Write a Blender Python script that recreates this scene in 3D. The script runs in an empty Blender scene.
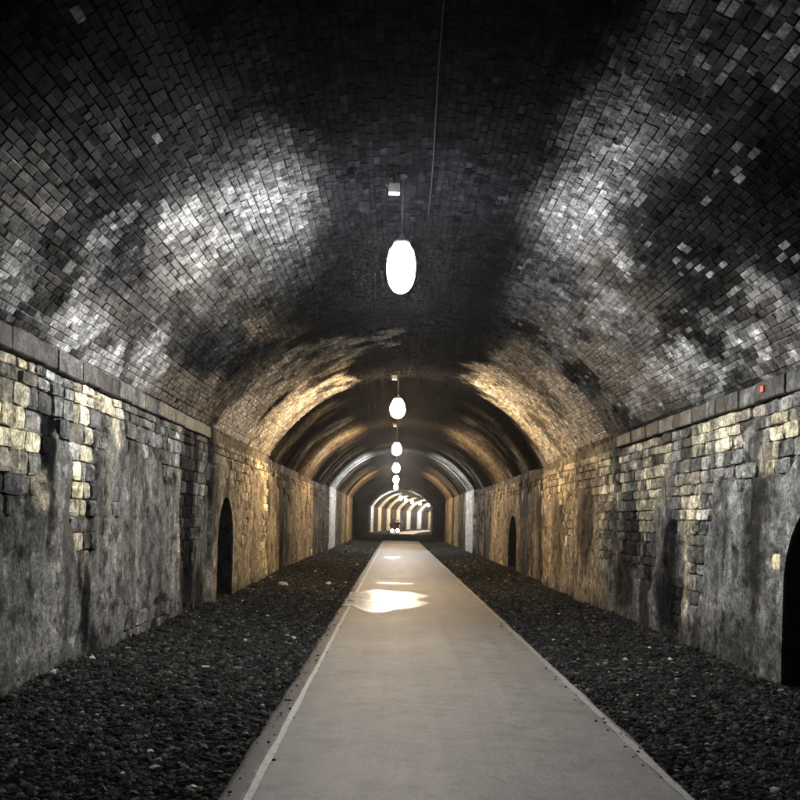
import bpy, math, random
import numpy as np
from mathutils import Matrix, Vector

random.seed(7)
rng = np.random.default_rng(11)
S = bpy.context.scene
COL = S.collection
R_ = math.radians

# ---------------------------------------------------------------- camera, world, exposure
EYE = 1.74
FPX, VPX, VPY, ROLL = 922.0, 395.0, 520.0, R_(1.4)
cam = bpy.data.objects.new('camera', bpy.data.cameras.new('camera'))
COL.objects.link(cam)
cam.location = (0, 0, EYE)
cam.rotation_euler = (R_(90), -ROLL, 0)
cam.data.sensor_width = 36.0
cam.data.lens = 36.0 * FPX / 800.0
cam.data.shift_x = (400 - VPX) / 800.0
cam.data.shift_y = (VPY - 400) / 800.0
cam.data.clip_end = 600
S.camera = cam

W = bpy.data.worlds.new('World'); S.world = W; W.use_nodes = True
wn = W.node_tree.nodes; wn.clear()
sky = wn.new('ShaderNodeTexSky'); sky.sky_type = 'NISHITA'; sky.sun_disc = False
sky.sun_elevation = R_(-4); sky.sun_rotation = R_(200)
bg = wn.new('ShaderNodeBackground'); bg.inputs['Strength'].default_value = 0.05
wo = wn.new('ShaderNodeOutputWorld')
W.node_tree.links.new(sky.outputs[0], bg.inputs[0]); W.node_tree.links.new(bg.outputs[0], wo.inputs[0])

S.view_settings.view_transform = 'Standard'
S.view_settings.look = 'None'
S.view_settings.exposure = 0.3
S.view_settings.gamma = 1.0
S.view_settings.use_curve_mapping = False
S.render.engine = 'CYCLES'
S.cycles.use_denoising = True
S.cycles.max_bounces = 3
S.cycles.diffuse_bounces = 2
S.cycles.glossy_bounces = 1
S.cycles.use_adaptive_sampling = True
S.cycles.adaptive_threshold = .05
S.cycles.sample_clamp_indirect = 6.0
S.cycles.use_light_tree = True

# ---------------------------------------------------------------- the tunnel's measured shape
XC, HW, SPR = 0.31, 3.81, 3.405          # centre line, half width, springing height
ARC_R, ARC_Z, HALF = 4.3525, 1.300, R_(61.1)
ARC_L = ARC_R * HALF                      # half arc length in metres
CURVE_Y, CURVE_R = 99.0, 400.0

def xc(y):
    y = np.asarray(y, float)
    return XC + np.where(y > CURVE_Y, (y - CURVE_Y) ** 2 / (2 * CURVE_R), 0.0)

SECTIONS = [(-22, 17.2, 0.0), (17.2, 25.0, -0.07), (25.0, 47.5, 0.10), (47.5, 77.0, -0.06), (77.0, 117.0, 0.30), (117.0, 236.0, 0.0)]
def sec_off(y):
    y = np.asarray(y, float); o = np.zeros_like(y)
    for a, b, v in SECTIONS: o = np.where((y >= a) & (y < b), v, o)
    return o

def survey(px, py):
    """Where a photographed spot lies in the place: ('left'|'right'|'vault'|'ground', y, second coordinate)."""
    dx, dy = px - VPX, py - VPY
    s = math.sin(ROLL)
    a, b = (dx + s * dy) / FPX, -(dy - s * dx) / FPX
    if abs(a) > 1e-6:
        t = ((XC - HW) if a < 0 else (XC + HW)) / a
        z = EYE + b * t
        if 0 <= z <= SPR: return ('left' if a < 0 else 'right', t, z)
        if z < 0: t = -EYE / b; return ('ground', t, a * t)
    A = a * a + b * b; B = 2 * (-XC * a + (EYE - ARC_Z) * b); C = XC ** 2 + (EYE - ARC_Z) ** 2 - ARC_R ** 2
    t = (-B + math.sqrt(B * B - 4 * A * C)) / (2 * A)
    ang = math.atan2(a * t - XC, EYE + b * t - ARC_Z)
    return ('vault', t, ang * ARC_R)

# ---------------------------------------------------------------- noise
def _hash(ix, iy, seed):
    h = (ix.astype(np.int64) * 374761393 + iy.astype(np.int64) * 668265263 + seed * 1274126177) & 0xFFFFFFFF
    h = ((h ^ (h >> 13)) * 1274126177) & 0xFFFFFFFF
    return ((h ^ (h >> 16)) & 0xFFFFFF) / float(0xFFFFFF)
def vnoise(x, y, seed=0):
    x = np.asarray(x, float); y = np.asarray(y, float)
    x, y = np.broadcast_arrays(x, y)
    ix, iy = np.floor(x), np.floor(y); fx, fy = x - ix, y - iy
    fx = fx * fx * (3 - 2 * fx); fy = fy * fy * (3 - 2 * fy)
    a, b = _hash(ix, iy, seed), _hash(ix + 1, iy, seed)
    c, d = _hash(ix, iy + 1, seed), _hash(ix + 1, iy + 1, seed)
    return (a * (1 - fx) + b * fx) * (1 - fy) + (c * (1 - fx) + d * fx) * fy
def fbm(x, y, seed=0, oct=4):
    s, a, n = 0.0, 0.5, 0.0
    for i in range(oct):
        s = s + a * vnoise(np.asarray(x) * 2 ** i + 17.3 * i, np.asarray(y) * 2 ** i - 9.1 * i, seed + i); n += a; a *= .5
    return s / n
def sst(x, a, b):
    t = np.clip((x - a) / (b - a), 0, 1); return t * t * (3 - 2 * t)
def mixc(c, d, w):
    return c * (1 - w[..., None]) + np.asarray(d, float) * w[..., None]

# ---------------------------------------------------------------- mesh and object helpers
def mesh_np(name, V, F, col=None, uv=None, smooth=False):
    """F: (n,k) array of equal polygons."""
    V = np.asarray(V, np.float32).reshape(-1, 3); F = np.asarray(F, np.int32); k = F.shape[1]
    me = bpy.data.meshes.new(name)
    me.vertices.add(len(V)); me.vertices.foreach_set('co', V.ravel())
    me.loops.add(F.size); me.loops.foreach_set('vertex_index', F.ravel())
    me.polygons.add(len(F))
    me.polygons.foreach_set('loop_start', np.arange(0, F.size, k, dtype=np.int32))
    me.polygons.foreach_set('use_smooth', np.full(len(F), smooth))
    if col is not None:
        at = me.color_attributes.new('Col', 'FLOAT_COLOR', 'POINT')
        at.data.foreach_set('color', np.asarray(col, np.float32).ravel())
    if uv is not None:
        l = me.uv_layers.new(name='UVMap')
        l.data.foreach_set('uv', np.asarray(uv, np.float32)[F.ravel()].ravel())
    me.update(calc_edges=True); me.validate()
    return me
def link(name, data, mat=None, parent=None, kind=None):
    o = bpy.data.objects.new(name, data); COL.objects.link(o)
    if mat is not None and data is not None and not data.materials: data.materials.append(mat)
    if parent is not None: o.parent = parent
    if kind: o['kind'] = kind
    return o
def tag(o, label, cat=None, group=None, kind=None):
    o['label'] = label
    if cat: o['category'] = cat
    if group: o['group'] = group
    if kind: o['kind'] = kind
    return o
def empty(name, loc=(0, 0, 0)):
    o = bpy.data.objects.new(name, None); COL.objects.link(o); o.location = loc; o.empty_display_size = .2
    return o
def grid_faces(n, m):
    i = np.arange(n * m).reshape(n, m)
    return np.stack([i[:-1, :-1], i[1:, :-1], i[1:, 1:], i[:-1, 1:]], -1).reshape(-1, 4)
class MB:
    def __init__(s): s.v = []; s.f = []
    def add(s, v, f):
        b = len(s.v); s.v += [tuple(p) for p in v]; s.f += [tuple(b + i for i in q) for q in f]; return s
    def box(s, c, d, bev=0.0):
        x, y, z = c; a, b, h = d[0] / 2, d[1] / 2, d[2] / 2
        if bev <= 0:
            v = [(x + i * a, y + j * b, z + k * h) for i in (-1, 1) for j in (-1, 1) for k in (-1, 1)]
            return s.add(v, [(0, 1, 3, 2), (4, 6, 7, 5), (0, 4, 5, 1), (2, 3, 7, 6), (0, 2, 6, 4), (1, 5, 7, 3)])
        prof = [(-h, bev), (-h + bev, 0), (h - bev, 0), (h, bev)]
        v = []; f = []
        for zz, ins in prof:
            A, B = a - ins, b - ins
            v += [(x - A, y - B, z + zz), (x + A, y - B, z + zz), (x + A, y + B, z + zz), (x - A, y + B, z + zz)]
        for r in range(3):
            for q in range(4): f.append((r * 4 + q, r * 4 + (q + 1) % 4, r * 4 + 4 + (q + 1) % 4, r * 4 + 4 + q))
        f += [(3, 2, 1, 0), (12, 13, 14, 15)]
        return s.add(v, f)
    def lathe(s, c, prof, n=16):
        v = []; f = []
        for (r, z) in prof:
            for i in range(n):
                a = 2 * math.pi * i / n; v.append((c[0] + r * math.cos(a), c[1] + r * math.sin(a), c[2] + z))
        for k in range(len(prof) - 1):
            for i in range(n):
                j = (i + 1) % n; f.append((k * n + i, k * n + j, k * n + n + j, k * n + n + i))
        f.append(tuple(range(n - 1, -1, -1))); f.append(tuple((len(prof) - 1) * n + i for i in range(n)))
        return s.add(v, f)
    def tube(s, pts, r, n=8):
        pts = [Vector(p) for p in pts]; v = []; f = []
        for i, p in enumerate(pts):
            d = (pts[min(i + 1, len(pts) - 1)] - pts[max(i - 1, 0)]).normalized()
            u = d.cross(Vector((0, 0, 1)))
            if u.length < .05: u = d.cross(Vector((1, 0, 0)))
            u.normalize(); w = d.cross(u)
            rr = r[i] if isinstance(r, (list, tuple)) else r
            v += [p + u * rr * math.cos(2 * math.pi * k / n) + w * rr * math.sin(2 * math.pi * k / n) for k in range(n)]
        for i in range(len(pts) - 1):
            for k in range(n):
                j = (k + 1) % n; f.append((i * n + k, i * n + j, i * n + n + j, i * n + n + k))
        f.append(tuple(range(n - 1, -1, -1))); f.append(tuple((len(pts) - 1) * n + k for k in range(n)))
        return s.add(v, f)
    def build(s, name, mat, parent=None, smooth=False, kind=None):
        me = bpy.data.meshes.new(name); me.from_pydata(s.v, [], s.f)
        if smooth:
            for p in me.polygons: p.use_smooth = True
        return link(name, me, mat, parent, kind)

# ---------------------------------------------------------------- materials
def newmat(name):
    m = bpy.data.materials.new(name); m.use_nodes = True
    nt = m.node_tree; b = nt.nodes['Principled BSDF']; return m, nt, b
def node(nt, t, **kw):
    n = nt.nodes.new(t)
    for k, v in kw.items(): setattr(n, k, v)
    return n
def val(nt, op, a, b=None, c=None):
    n = node(nt, 'ShaderNodeMath', operation=op)
    for i, x in enumerate((a, b, c)):
        if x is None: continue
        if isinstance(x, (int, float)): n.inputs[i].default_value = x
        else: nt.links.new(x, n.inputs[i])
    return n.outputs[0]
def noise(nt, scale, detail=4, rough=.6, vec=None):
    n = node(nt, 'ShaderNodeTexNoise'); n.inputs['Scale'].default_value = scale
    n.inputs['Detail'].default_value = detail; n.inputs['Roughness'].default_value = rough
    if vec is not None: nt.links.new(vec, n.inputs['Vector'])
    return n.outputs['Fac']
def ramp(nt, fac, a, b, lo, hi):
    n = node(nt, 'ShaderNodeMapRange'); n.inputs[1].default_value = a; n.inputs[2].default_value = b
    n.inputs[3].default_value = lo; n.inputs[4].default_value = hi; nt.links.new(fac, n.inputs[0]); return n.outputs[0]
def scale_col(nt, col, fac):
    n = node(nt, 'ShaderNodeVectorMath', operation='SCALE')
    if isinstance(col, tuple): n.inputs[0].default_value = col[:3]
    else: nt.links.new(col, n.inputs[0])
    nt.links.new(fac, n.inputs['Scale']); return n.outputs[0]

def masonry(name, source='attr', grain=1.0, bump=1.0, pits=False, bricktex=False, spec=.5, bscale=1.0):
    """Colour (and roughness in alpha) read from the piece; grain, pits and fine relief from noise."""
    m, nt, b = newmat(name)
    if source == 'attr':
        a = node(nt, 'ShaderNodeAttribute', attribute_name='Col'); c, al = a.outputs['Color'], a.outputs['Alpha']
    else:
        a = node(nt, 'ShaderNodeObjectInfo'); c, al = a.outputs['Color'], a.outputs['Alpha']
    pos = node(nt, 'ShaderNodeNewGeometry').outputs['Position']
    n1 = noise(nt, 26 * bscale, 3, .7, pos); n2 = noise(nt, 6.5, 3, .65, pos); n3 = noise(nt, 120 * bscale, 1, .6, pos)
    f = val(nt, 'MULTIPLY', ramp(nt, n1, .3, .7, 1 - .45 * grain, 1 + .5 * grain), ramp(nt, n2, .32, .68, 1 - .5 * grain, 1 + .5 * grain))
    f = val(nt, 'MULTIPLY', f, ramp(nt, n3, .3, .7, .8, 1.2))
    # smears of grime and lime that run on across the joints
    mp = node(nt, 'ShaderNodeMapping'); mp.inputs['Location'].default_value = (31, 7, 13); nt.links.new(pos, mp.inputs['Vector'])
    f = val(nt, 'MULTIPLY', f, ramp(nt, noise(nt, 3.7, 4, .68, mp.outputs[0]), .52, .64, 1.0, .3))
    mq = node(nt, 'ShaderNodeMapping'); mq.inputs['Location'].default_value = (-11, 57, 3); nt.links.new(pos, mq.inputs['Vector'])
    f = val(nt, 'MULTIPLY', f, ramp(nt, noise(nt, 4.9, 4, .7, mq.outputs[0]), .55, .66, 1.0, 2.0))
    h = val(nt, 'ADD', val(nt, 'MULTIPLY', n1, 1.0), val(nt, 'MULTIPLY', n3, .35))
    if pits:
        v = node(nt, 'ShaderNodeTexVoronoi'); v.inputs['Scale'].default_value = 15; nt.links.new(pos, v.inputs['Vector'])
        p = ramp(nt, v.outputs['Distance'], .08, .3, 0, 1)
        gate = ramp(nt, noise(nt, 2.2, 3, .6, pos), .48, .6, 0, 1)
        pit = val(nt, 'SUBTRACT', 1.0, val(nt, 'MULTIPLY', val(nt, 'SUBTRACT', 1.0, p), gate))
        h = val(nt, 'ADD', h, val(nt, 'MULTIPLY', pit, .9))
    if bricktex:
        uv = node(nt, 'ShaderNodeUVMap'); uv.uv_map = 'UVMap'
        br = node(nt, 'ShaderNodeTexBrick'); nt.links.new(uv.outputs[0], br.inputs['Vector'])
        br.inputs['Scale'].default_value = 1.0; br.inputs['Brick Width'].default_value = .192; br.inputs['Row Height'].default_value = .0725
        br.inputs['Mortar Size'].default_value = .011; br.inputs['Mortar Smooth'].default_value = .3
        br.inputs['Color1'].default_value = (.55, .55, .55, 1); br.inputs['Color2'].default_value = (1.4, 1.4, 1.4, 1); br.inputs['Mortar'].default_value = (.6, .6, .6, 1)
        f = val(nt, 'MULTIPLY', f, br.outputs['Color'])
        h = val(nt, 'SUBTRACT', h, val(nt, 'MULTIPLY', br.outputs['Fac'], 1.6))
    nt.links.new(scale_col(nt, c, f), b.inputs['Base Color'])
    r = val(nt, 'ADD', al, ramp(nt, n1, .3, .7, -.1, .12))
    nt.links.new(val(nt, 'MAXIMUM', r, .12), b.inputs['Roughness'])
    nt.links.new(ramp(nt, al, .36, .7, spec * 1.35, spec * .2), b.inputs['Specular IOR Level'])
    bp = node(nt, 'ShaderNodeBump'); bp.inputs['Strength'].default_value = min(1.0, .55 * bump); bp.inputs['Distance'].default_value = .012 * bump
    nt.links.new(h, bp.inputs['Height']); nt.links.new(bp.outputs[0], b.inputs['Normal'])
    # soot, dust and dry grime have no gloss: the rougher the piece, the more of plain diffuse
    df = node(nt, 'ShaderNodeBsdfDiffuse'); df.inputs['Roughness'].default_value = .6
    nt.links.new(scale_col(nt, c, f), df.inputs['Color']); nt.links.new(bp.outputs[0], df.inputs['Normal'])
    ms = node(nt, 'ShaderNodeMixShader'); nt.links.new(ramp(nt, al, .55, .9, 0, 1), ms.inputs[0])
    nt.links.new(b.outputs[0], ms.inputs[1]); nt.links.new(df.outputs[0], ms.inputs[2])
    nt.links.new(ms.outputs[0], nt.nodes['Material Output'].inputs['Surface'])
    return m
M_BRICK = masonry('brick_attr', 'attr', 1.0, .9, spec=.36)
M_BRICKO = masonry('brick_object', 'obj', 1.0, .9, spec=.36)
M_SHELL = masonry('vault_brickwork', 'attr', .8, .9, bricktex=True)
M_MORTAR = masonry('mortar', 'attr', 1.0, 1.0)
M_RENDER = masonry('cement_render', 'attr', .9, 1.5, pits=True, spec=.4)
M_STONE = masonry('stone_attr', 'attr', 1.0, 1.4, spec=.4)
M_STONEO = masonry('stone_object', 'obj', 1.0, 1.4, spec=.4)
M_BALLAST = masonry('ballast_stone', 'attr', .6, .5, spec=.35)
M_BED = masonry('ballast_bed', 'attr', 1.2, 2.0, spec=.2, bscale=1.6)

def asphalt():
    m, nt, b = newmat('asphalt')
    pos = node(nt, 'ShaderNodeNewGeometry').outputs['Position']
    n0 = noise(nt, .9, 5, .65, pos); n1 = noise(nt, 7, 5, .7, pos); n2 = noise(nt, 230, 2, .5, pos)
    mp = node(nt, 'ShaderNodeMapping'); mp.inputs['Scale'].default_value = (3.2, .12, 1); nt.links.new(pos, mp.inputs['Vector'])
    n3 = noise(nt, 1.0, 3, .6, mp.outputs[0])
    f = val(nt, 'MULTIPLY', ramp(nt, n0, .3, .7, .78, 1.16), ramp(nt, n1, .3, .7, .86, 1.12))
    f = val(nt, 'MULTIPLY', f, ramp(nt, n2, .35, .65, .72, 1.25))
    f = val(nt, 'MULTIPLY', f, ramp(nt, n3, .35, .65, .9, 1.08))
    f = val(nt, 'MULTIPLY', f, ramp(nt, noise(nt, 48, 3, .75, pos), .32, .68, .68, 1.3))
    f = val(nt, 'MULTIPLY', f, ramp(nt, noise(nt, 2.6, 4, .7, pos), .5, .7, 1.0, .72))
    sp = node(nt, 'ShaderNodeSeparateXYZ'); nt.links.new(pos, sp.inputs[0])
    ex = val(nt, 'ADD', sp.outputs[0], val(nt, 'MULTIPLY', val(nt, 'SUBTRACT', n1, .5), .16))
    f = val(nt, 'MULTIPLY', f, ramp(nt, ex, -.92, -.85, .36, 1.0))
    unlit = val(nt, 'MULTIPLY', ramp(nt, sp.outputs[1], 75, 79, 0, 1), ramp(nt, sp.outputs[1], 114, 118, 1, 0))  # near-black stretch of path, painted where little lamplight falls
    f = val(nt, 'MULTIPLY', f, val(nt, 'SUBTRACT', 1.0, val(nt, 'MULTIPLY', unlit, .93)))
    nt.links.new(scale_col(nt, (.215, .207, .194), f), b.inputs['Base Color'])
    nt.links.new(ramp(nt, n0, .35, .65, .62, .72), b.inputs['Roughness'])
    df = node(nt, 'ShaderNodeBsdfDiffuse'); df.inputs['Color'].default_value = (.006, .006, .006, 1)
    ms = node(nt, 'ShaderNodeMixShader'); nt.links.new(unlit, ms.inputs[0]); nt.links.new(b.outputs[0], ms.inputs[1]); nt.links.new(df.outputs[0], ms.inputs[2])
    nt.links.new(ms.outputs[0], nt.nodes['Material Output'].inputs['Surface'])
    b.inputs['Specular IOR Level'].default_value = .35
    bp = node(nt, 'ShaderNodeBump'); bp.inputs['Strength'].default_value = .5; bp.inputs['Distance'].default_value = .003
    nt.links.new(val(nt, 'ADD', n2, val(nt, 'MULTIPLY', n1, .6)), bp.inputs['Height']); nt.links.new(bp.outputs[0], b.inputs['Normal'])
    return m
M_PATH = asphalt()
def worn_paint(name, col, keep):
    m, nt, b = newmat(name)
    pos = node(nt, 'ShaderNodeNewGeometry').outputs['Position']
    w = ramp(nt, noise(nt, 14, 6, .75, pos), keep, keep + .14, 0, 1)
    mx = node(nt, 'ShaderNodeMix', data_type='RGBA'); nt.links.new(w, mx.inputs[0])
    mx.inputs[6].default_value = (.15, .146, .138, 1); mx.inputs[7].default_value = (*col, 1)
    nt.links.new(mx.outputs[2], b.inputs['Base Color']); b.inputs['Roughness'].default_value = .7
    return m
M_PAINT = worn_paint('worn_white_paint', (.42, .41, .385), .32)
M_EDGE = worn_paint('pale_concrete_edge', (.30, .29, .265), .36)
def water():
    m, nt, b = newmat('puddle_water')
    pos = node(nt, 'ShaderNodeNewGeometry').outputs['Position']
    b.inputs['Base Color'].default_value = (.05, .048, .043, 1)
    nt.links.new(ramp(nt, noise(nt, 4, 4, .7, pos), .35, .65, .2, .5), b.inputs['Roughness'])
    b.inputs['IOR'].default_value = 1.33
    bp = node(nt, 'ShaderNodeBump'); bp.inputs['Strength'].default_value = .25; bp.inputs['Distance'].default_value = .004
    nt.links.new(noise(nt, 30, 2, .5, pos), bp.inputs['Height']); nt.links.new(bp.outputs[0], b.inputs['Normal'])
    return m
M_WATER = water()
def plain(name, col, rough=.5, metal=0.0):
    m, nt, b = newmat(name)
    pos = node(nt, 'ShaderNodeNewGeometry').outputs['Position']
    nt.links.new(scale_col(nt, col, ramp(nt, noise(nt, 30, 4, .6, pos), .3, .7, .75, 1.2)), b.inputs['Base Color'])
    b.inputs['Roughness'].default_value = rough; b.inputs['Metallic'].default_value = metal
    if rough > .85: b.inputs['Specular IOR Level'].default_value = 0.0
    return m
M_DAMP = plain('damp_tarmac', (.075, .072, .066), .42)
M_METAL = plain('dull_grey_metal', (.12, .12, .125), .5, .3)
M_BOX = plain('grey_plastic_box', (.5, .5, .5), .5)
M_CABLE = plain('dusty_black_cable', (.014, .014, .015), .9)
M_RED = plain('red_plastic', (.62, .10, .08), .5)
M_LITTER = plain('dirty_white_paper', (.62, .60, .55), .7)
def glow(name, col, s):
    m = bpy.data.materials.new(name); m.use_nodes = True; nt = m.node_tree; nt.nodes.clear()
    e = node(nt, 'ShaderNodeEmission'); e.inputs[0].default_value = (*col, 1); e.inputs[1].default_value = s
    o = node(nt, 'ShaderNodeOutputMaterial'); nt.links.new(e.outputs[0], o.inputs[0]); return m

# ---------------------------------------------------------------- stains, limescale, dark patches and painted lamplight, by place
def blobs(specs, surf):
    """(px,py, half length along tunnel m, half size across m, weight) -> (y, t, ry, rt, w) on one surface."""
    out = []
    for px, py, ry, rt, w in specs:
        k, y, t = survey(px, py)
        if k == surf: out.append((y, t, ry, rt, w))
    return out
def field(Y, T, bl, seed, warp=.35, freq=1.3, soft=False):
    wy = (fbm(Y * freq, T * freq, seed, 4) - .5) * 2 * warp; wt = (fbm(Y * freq, T * freq, seed + 40, 4) - .5) * 2 * warp
    o = np.zeros(np.broadcast(Y, T).shape)
    for (y, t, ry, rt, w) in bl:
        d = ((Y + wy - y) / ry) ** 2 + ((T + wt - t) / rt) ** 2
        o = np.maximum(o, w * (np.exp(-.75 * d) if soft else sst(-d, -1.6, -.35)))
    return o

V_PALE = blobs([(70, 320, 1.6, .45, 1.), (120, 352, 2.2, .4, 1.), (25, 300, 1.0, .35, .9), (210, 240, 1.0, .5, .45), (20, 290, .7, .4, .55), (785, 325, 1.1, .55, 1.), (770, 360, 1.0, .3, 1.), (600, 330, 1.8, .5, .7), (720, 380, 1.2, .2, .9),
                (650, 375, 3.0, .35, .8), (560, 350, 2.2, .4, .5), (175, 225, .5, .12, .9), (195, 215, .3, .2, .8), (95, 250, .35, .35, .6),
                (385, 336, .9, .25, .9), (350, 345, 1.0, .5, .5), (500, 385, 1.6, .9, .55), (640, 170, 1.5, .12, .4), (625, 270, .5, .25, .55)], 'vault')
V_CLEAN = blobs([(605, 150, 7., .33, 1.), (580, 250, 5., .38, 1.), (650, 50, 6., .36, 1.), (690, 10, 4., .36, .9), (60, 190, 1.1, .7, .55), (25, 240, 1.2, .6, .5), (235, 225, 2.4, .75, 1.), (180, 290, 2.0, .6, .8),
                 (700, 60, 1.2, .6, .5), (760, 40, 1.2, .5, .4), (640, 180, 4., .35, .55), (620, 360, 4., .7, .6)], 'vault')
V_DARK = blobs([(700, 250, 1.6, .8, 1.), (760, 220, 1.4, .7, 1.), (690, 330, 1.6, .45, 1.), (660, 215, 1., .4, .8), (720, 355, .8, .3, .9), (740, 140, .8, .7, .8), (120, 220, .8, .5, .6),
                (60, 265, .7, .5, .6), (20, 20, 1.2, 1.0, .9), (120, 50, 1.6, 1.1, .95), (60, 100, .9, .6, .7), (190, 110, 1.6, .6, .8), (110, 150, .9, .45, .7), (770, 90, 1.1, .8, .6), (160, 190, .7, .3, .6), (175, 330, 3., .4, .6), (560, 350, .5, 1.2, .9), (530, 330, .4, 1.0, .8)], 'vault')
V_BAND = [(22.6, s * t, 2.2, .8, 1.) for s in (-1, 1) for t in (4.5, 3.7, 3.0, 2.3)] + [(19.6, s * t, 1.8, .8, .45) for s in (-1, 1) for t in (4.2, 3.2, 2.3)]  # limescale, with the second lamp's glow painted into its colour

def clean(Y, T):
    return field(Y, T, V_CLEAN, 21, .45, 1.0, True) * sst(np.abs(T) / ARC_L, .2, .38)
def vault_colour(Y, T):
    Y, T = np.broadcast_arrays(np.asarray(Y, float), np.asarray(T, float))
    u = np.abs(T) / ARC_L
    n = fbm(Y * .5, T * .9, 3, 4)
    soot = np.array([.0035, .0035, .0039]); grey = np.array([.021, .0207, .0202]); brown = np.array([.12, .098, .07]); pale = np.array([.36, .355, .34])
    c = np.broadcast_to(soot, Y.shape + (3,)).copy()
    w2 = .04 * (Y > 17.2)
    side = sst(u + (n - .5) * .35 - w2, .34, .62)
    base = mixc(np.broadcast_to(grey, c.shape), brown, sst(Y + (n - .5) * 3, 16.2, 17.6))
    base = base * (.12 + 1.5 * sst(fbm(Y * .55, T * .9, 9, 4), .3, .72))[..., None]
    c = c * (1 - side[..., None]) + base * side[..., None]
    near = 1 - sst(Y, 16.5, 18)
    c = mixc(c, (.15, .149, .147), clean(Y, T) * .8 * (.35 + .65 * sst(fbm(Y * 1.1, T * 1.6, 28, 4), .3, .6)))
    c = mixc(c, (.006, .006, .006), field(Y, T, V_DARK, 22) * .94)
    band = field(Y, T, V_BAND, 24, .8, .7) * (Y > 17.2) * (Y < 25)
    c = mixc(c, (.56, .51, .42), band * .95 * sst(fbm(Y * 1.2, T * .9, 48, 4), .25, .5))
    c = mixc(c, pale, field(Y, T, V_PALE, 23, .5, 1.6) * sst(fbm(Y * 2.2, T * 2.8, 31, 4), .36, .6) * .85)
    # lime and soot streaks, with lamp-lit and dark bands painted in by section
    far = (Y >= 25)
    streak = .6 * fbm(Y * .5, T * .2 + 50, 13, 3) + .4 * fbm(Y * 1.3, T * 1.1, 14, 4)
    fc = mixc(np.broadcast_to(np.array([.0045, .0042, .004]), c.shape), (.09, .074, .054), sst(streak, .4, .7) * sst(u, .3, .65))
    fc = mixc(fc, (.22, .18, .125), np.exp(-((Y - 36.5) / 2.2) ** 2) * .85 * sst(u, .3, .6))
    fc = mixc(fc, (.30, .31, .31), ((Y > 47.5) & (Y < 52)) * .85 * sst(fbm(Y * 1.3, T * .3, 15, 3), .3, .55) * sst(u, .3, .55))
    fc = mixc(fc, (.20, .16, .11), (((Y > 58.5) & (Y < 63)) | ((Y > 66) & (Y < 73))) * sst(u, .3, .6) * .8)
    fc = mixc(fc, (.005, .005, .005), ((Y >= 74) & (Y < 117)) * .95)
    fc = mixc(fc, (.42, .40, .35), (Y >= 117) * sst(u, .12, .4) * sst(np.cos((Y - 119) * 2 * math.pi / 12.2), .25, .6))  # lamplit ribs and black gaps put into the colour
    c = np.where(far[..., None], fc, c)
    rough = .56 + .12 * (fbm(Y * .7, T * .7, 41, 3) - .5) * 2 - .17 * clean(Y, T) - .1 * (Y > 17.2) + .08 * (Y < 9) + .2 * field(Y, T, V_DARK, 22)
    matte = 1 - sst(u + (n - .5) * .3 - w2, .26, .64)
    matte = np.maximum(matte, .8 * (1 - sst(fbm(Y * .6, T * .9, 44, 4), .32, .56)) * (1 - clean(Y, T)))
    matte = np.maximum(matte, (Y >= 25) * (1 - sst(streak, .5, .7) * sst(u, .35, .6)) * .9)
    matte = np.maximum(matte, (Y >= 74) & (Y < 117))
    rough = rough * (1 - matte) + .97 * matte
    return c, rough

def rgba(c, r): return np.concatenate([c, np.asarray(r)[..., None]], -1)

# ---------------------------------------------------------------- ground, ballast bed
def ybreaks(lo, hi, step):
    return np.arange(lo, hi, step)
PX0, PX1 = -1.06, 2.0       # path edges (x at the straight)
def pc(y): return xc(y) - XC
Yg = np.concatenate([np.arange(-22, 3, .5), np.arange(3, 30, .09), np.arange(30, 110, .5), np.arange(110, 236.1, 1.0)])
Ug = np.linspace(-5.2, 5.2, 116)
YY, UU = np.meshgrid(Yg, Ug, indexing='ij')
XX = UU + XC + pc(YY)
def bed_z(Y, X):
    X = X - pc(Y)
    out = np.maximum(PX0 - X, X - PX1)
    z = -.035 + .10 * sst(out, .35, 2.2) * (.4 + .9 * fbm(Y * .5, X * .9, 60, 3)) + .03 * (fbm(Y * 2.3, X * 2.3, 61, 4) - .5)
    z = z + .05 * sst(np.maximum(-X + XC, X - XC), HW - .45, HW)
    return np.where(out < .08, -.045, z)
ZZ = bed_z(YY, XX)
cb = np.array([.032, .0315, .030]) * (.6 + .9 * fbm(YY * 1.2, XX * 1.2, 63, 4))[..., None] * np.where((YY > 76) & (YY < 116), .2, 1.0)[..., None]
ground = link('ground', mesh_np('ground', np.stack([XX, YY, ZZ], -1), grid_faces(*YY.shape), rgba(cb.reshape(-1, 3), np.full(YY.size, .85)), smooth=True), M_BED, kind='structure')
tag(ground, 'dark cinder and ballast bed on both sides of the tarmac path')

# path with irregular edges
Yp = np.concatenate([np.arange(-22, 3, .5), np.arange(3, 40, .12), np.arange(40, 236.1, .8)])
e0 = PX0 + .05 * (fbm(Yp * 1.6, 3, 70, 4) - .5) + pc(Yp); e1 = PX1 + .06 * (fbm(Yp * 1.6, 8, 71, 4) - .5) + pc(Yp)
prof = [(0, -.06), (.012, -.008), (.05, 0)] + [(None, k) for k in np.linspace(.03, .97, 14)] + [(-.05, 0), (-.012, -.008), (0, -.06)]
rows = []
for p in prof:
    if p[0] is None: x = e0 + .05 + (e1 - e0 - .1) * p[1]; z = .006 * np.sin(math.pi * p[1]) + 0 * Yp
    elif len(rows) < 5: x = e0 + p[0]; z = p[1] + 0 * Yp
    else: x = e1 + p[0]; z = p[1] + 0 * Yp
    rows.append(np.stack([x, Yp, z], -1))
PV = np.stack(rows, 1)
path = link('path', mesh_np('path', PV, grid_faces(len(Yp), len(prof)), smooth=True), M_PATH, kind='structure')
tag(path, 'grey tarmac path running straight down the middle of the tunnel')
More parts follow.
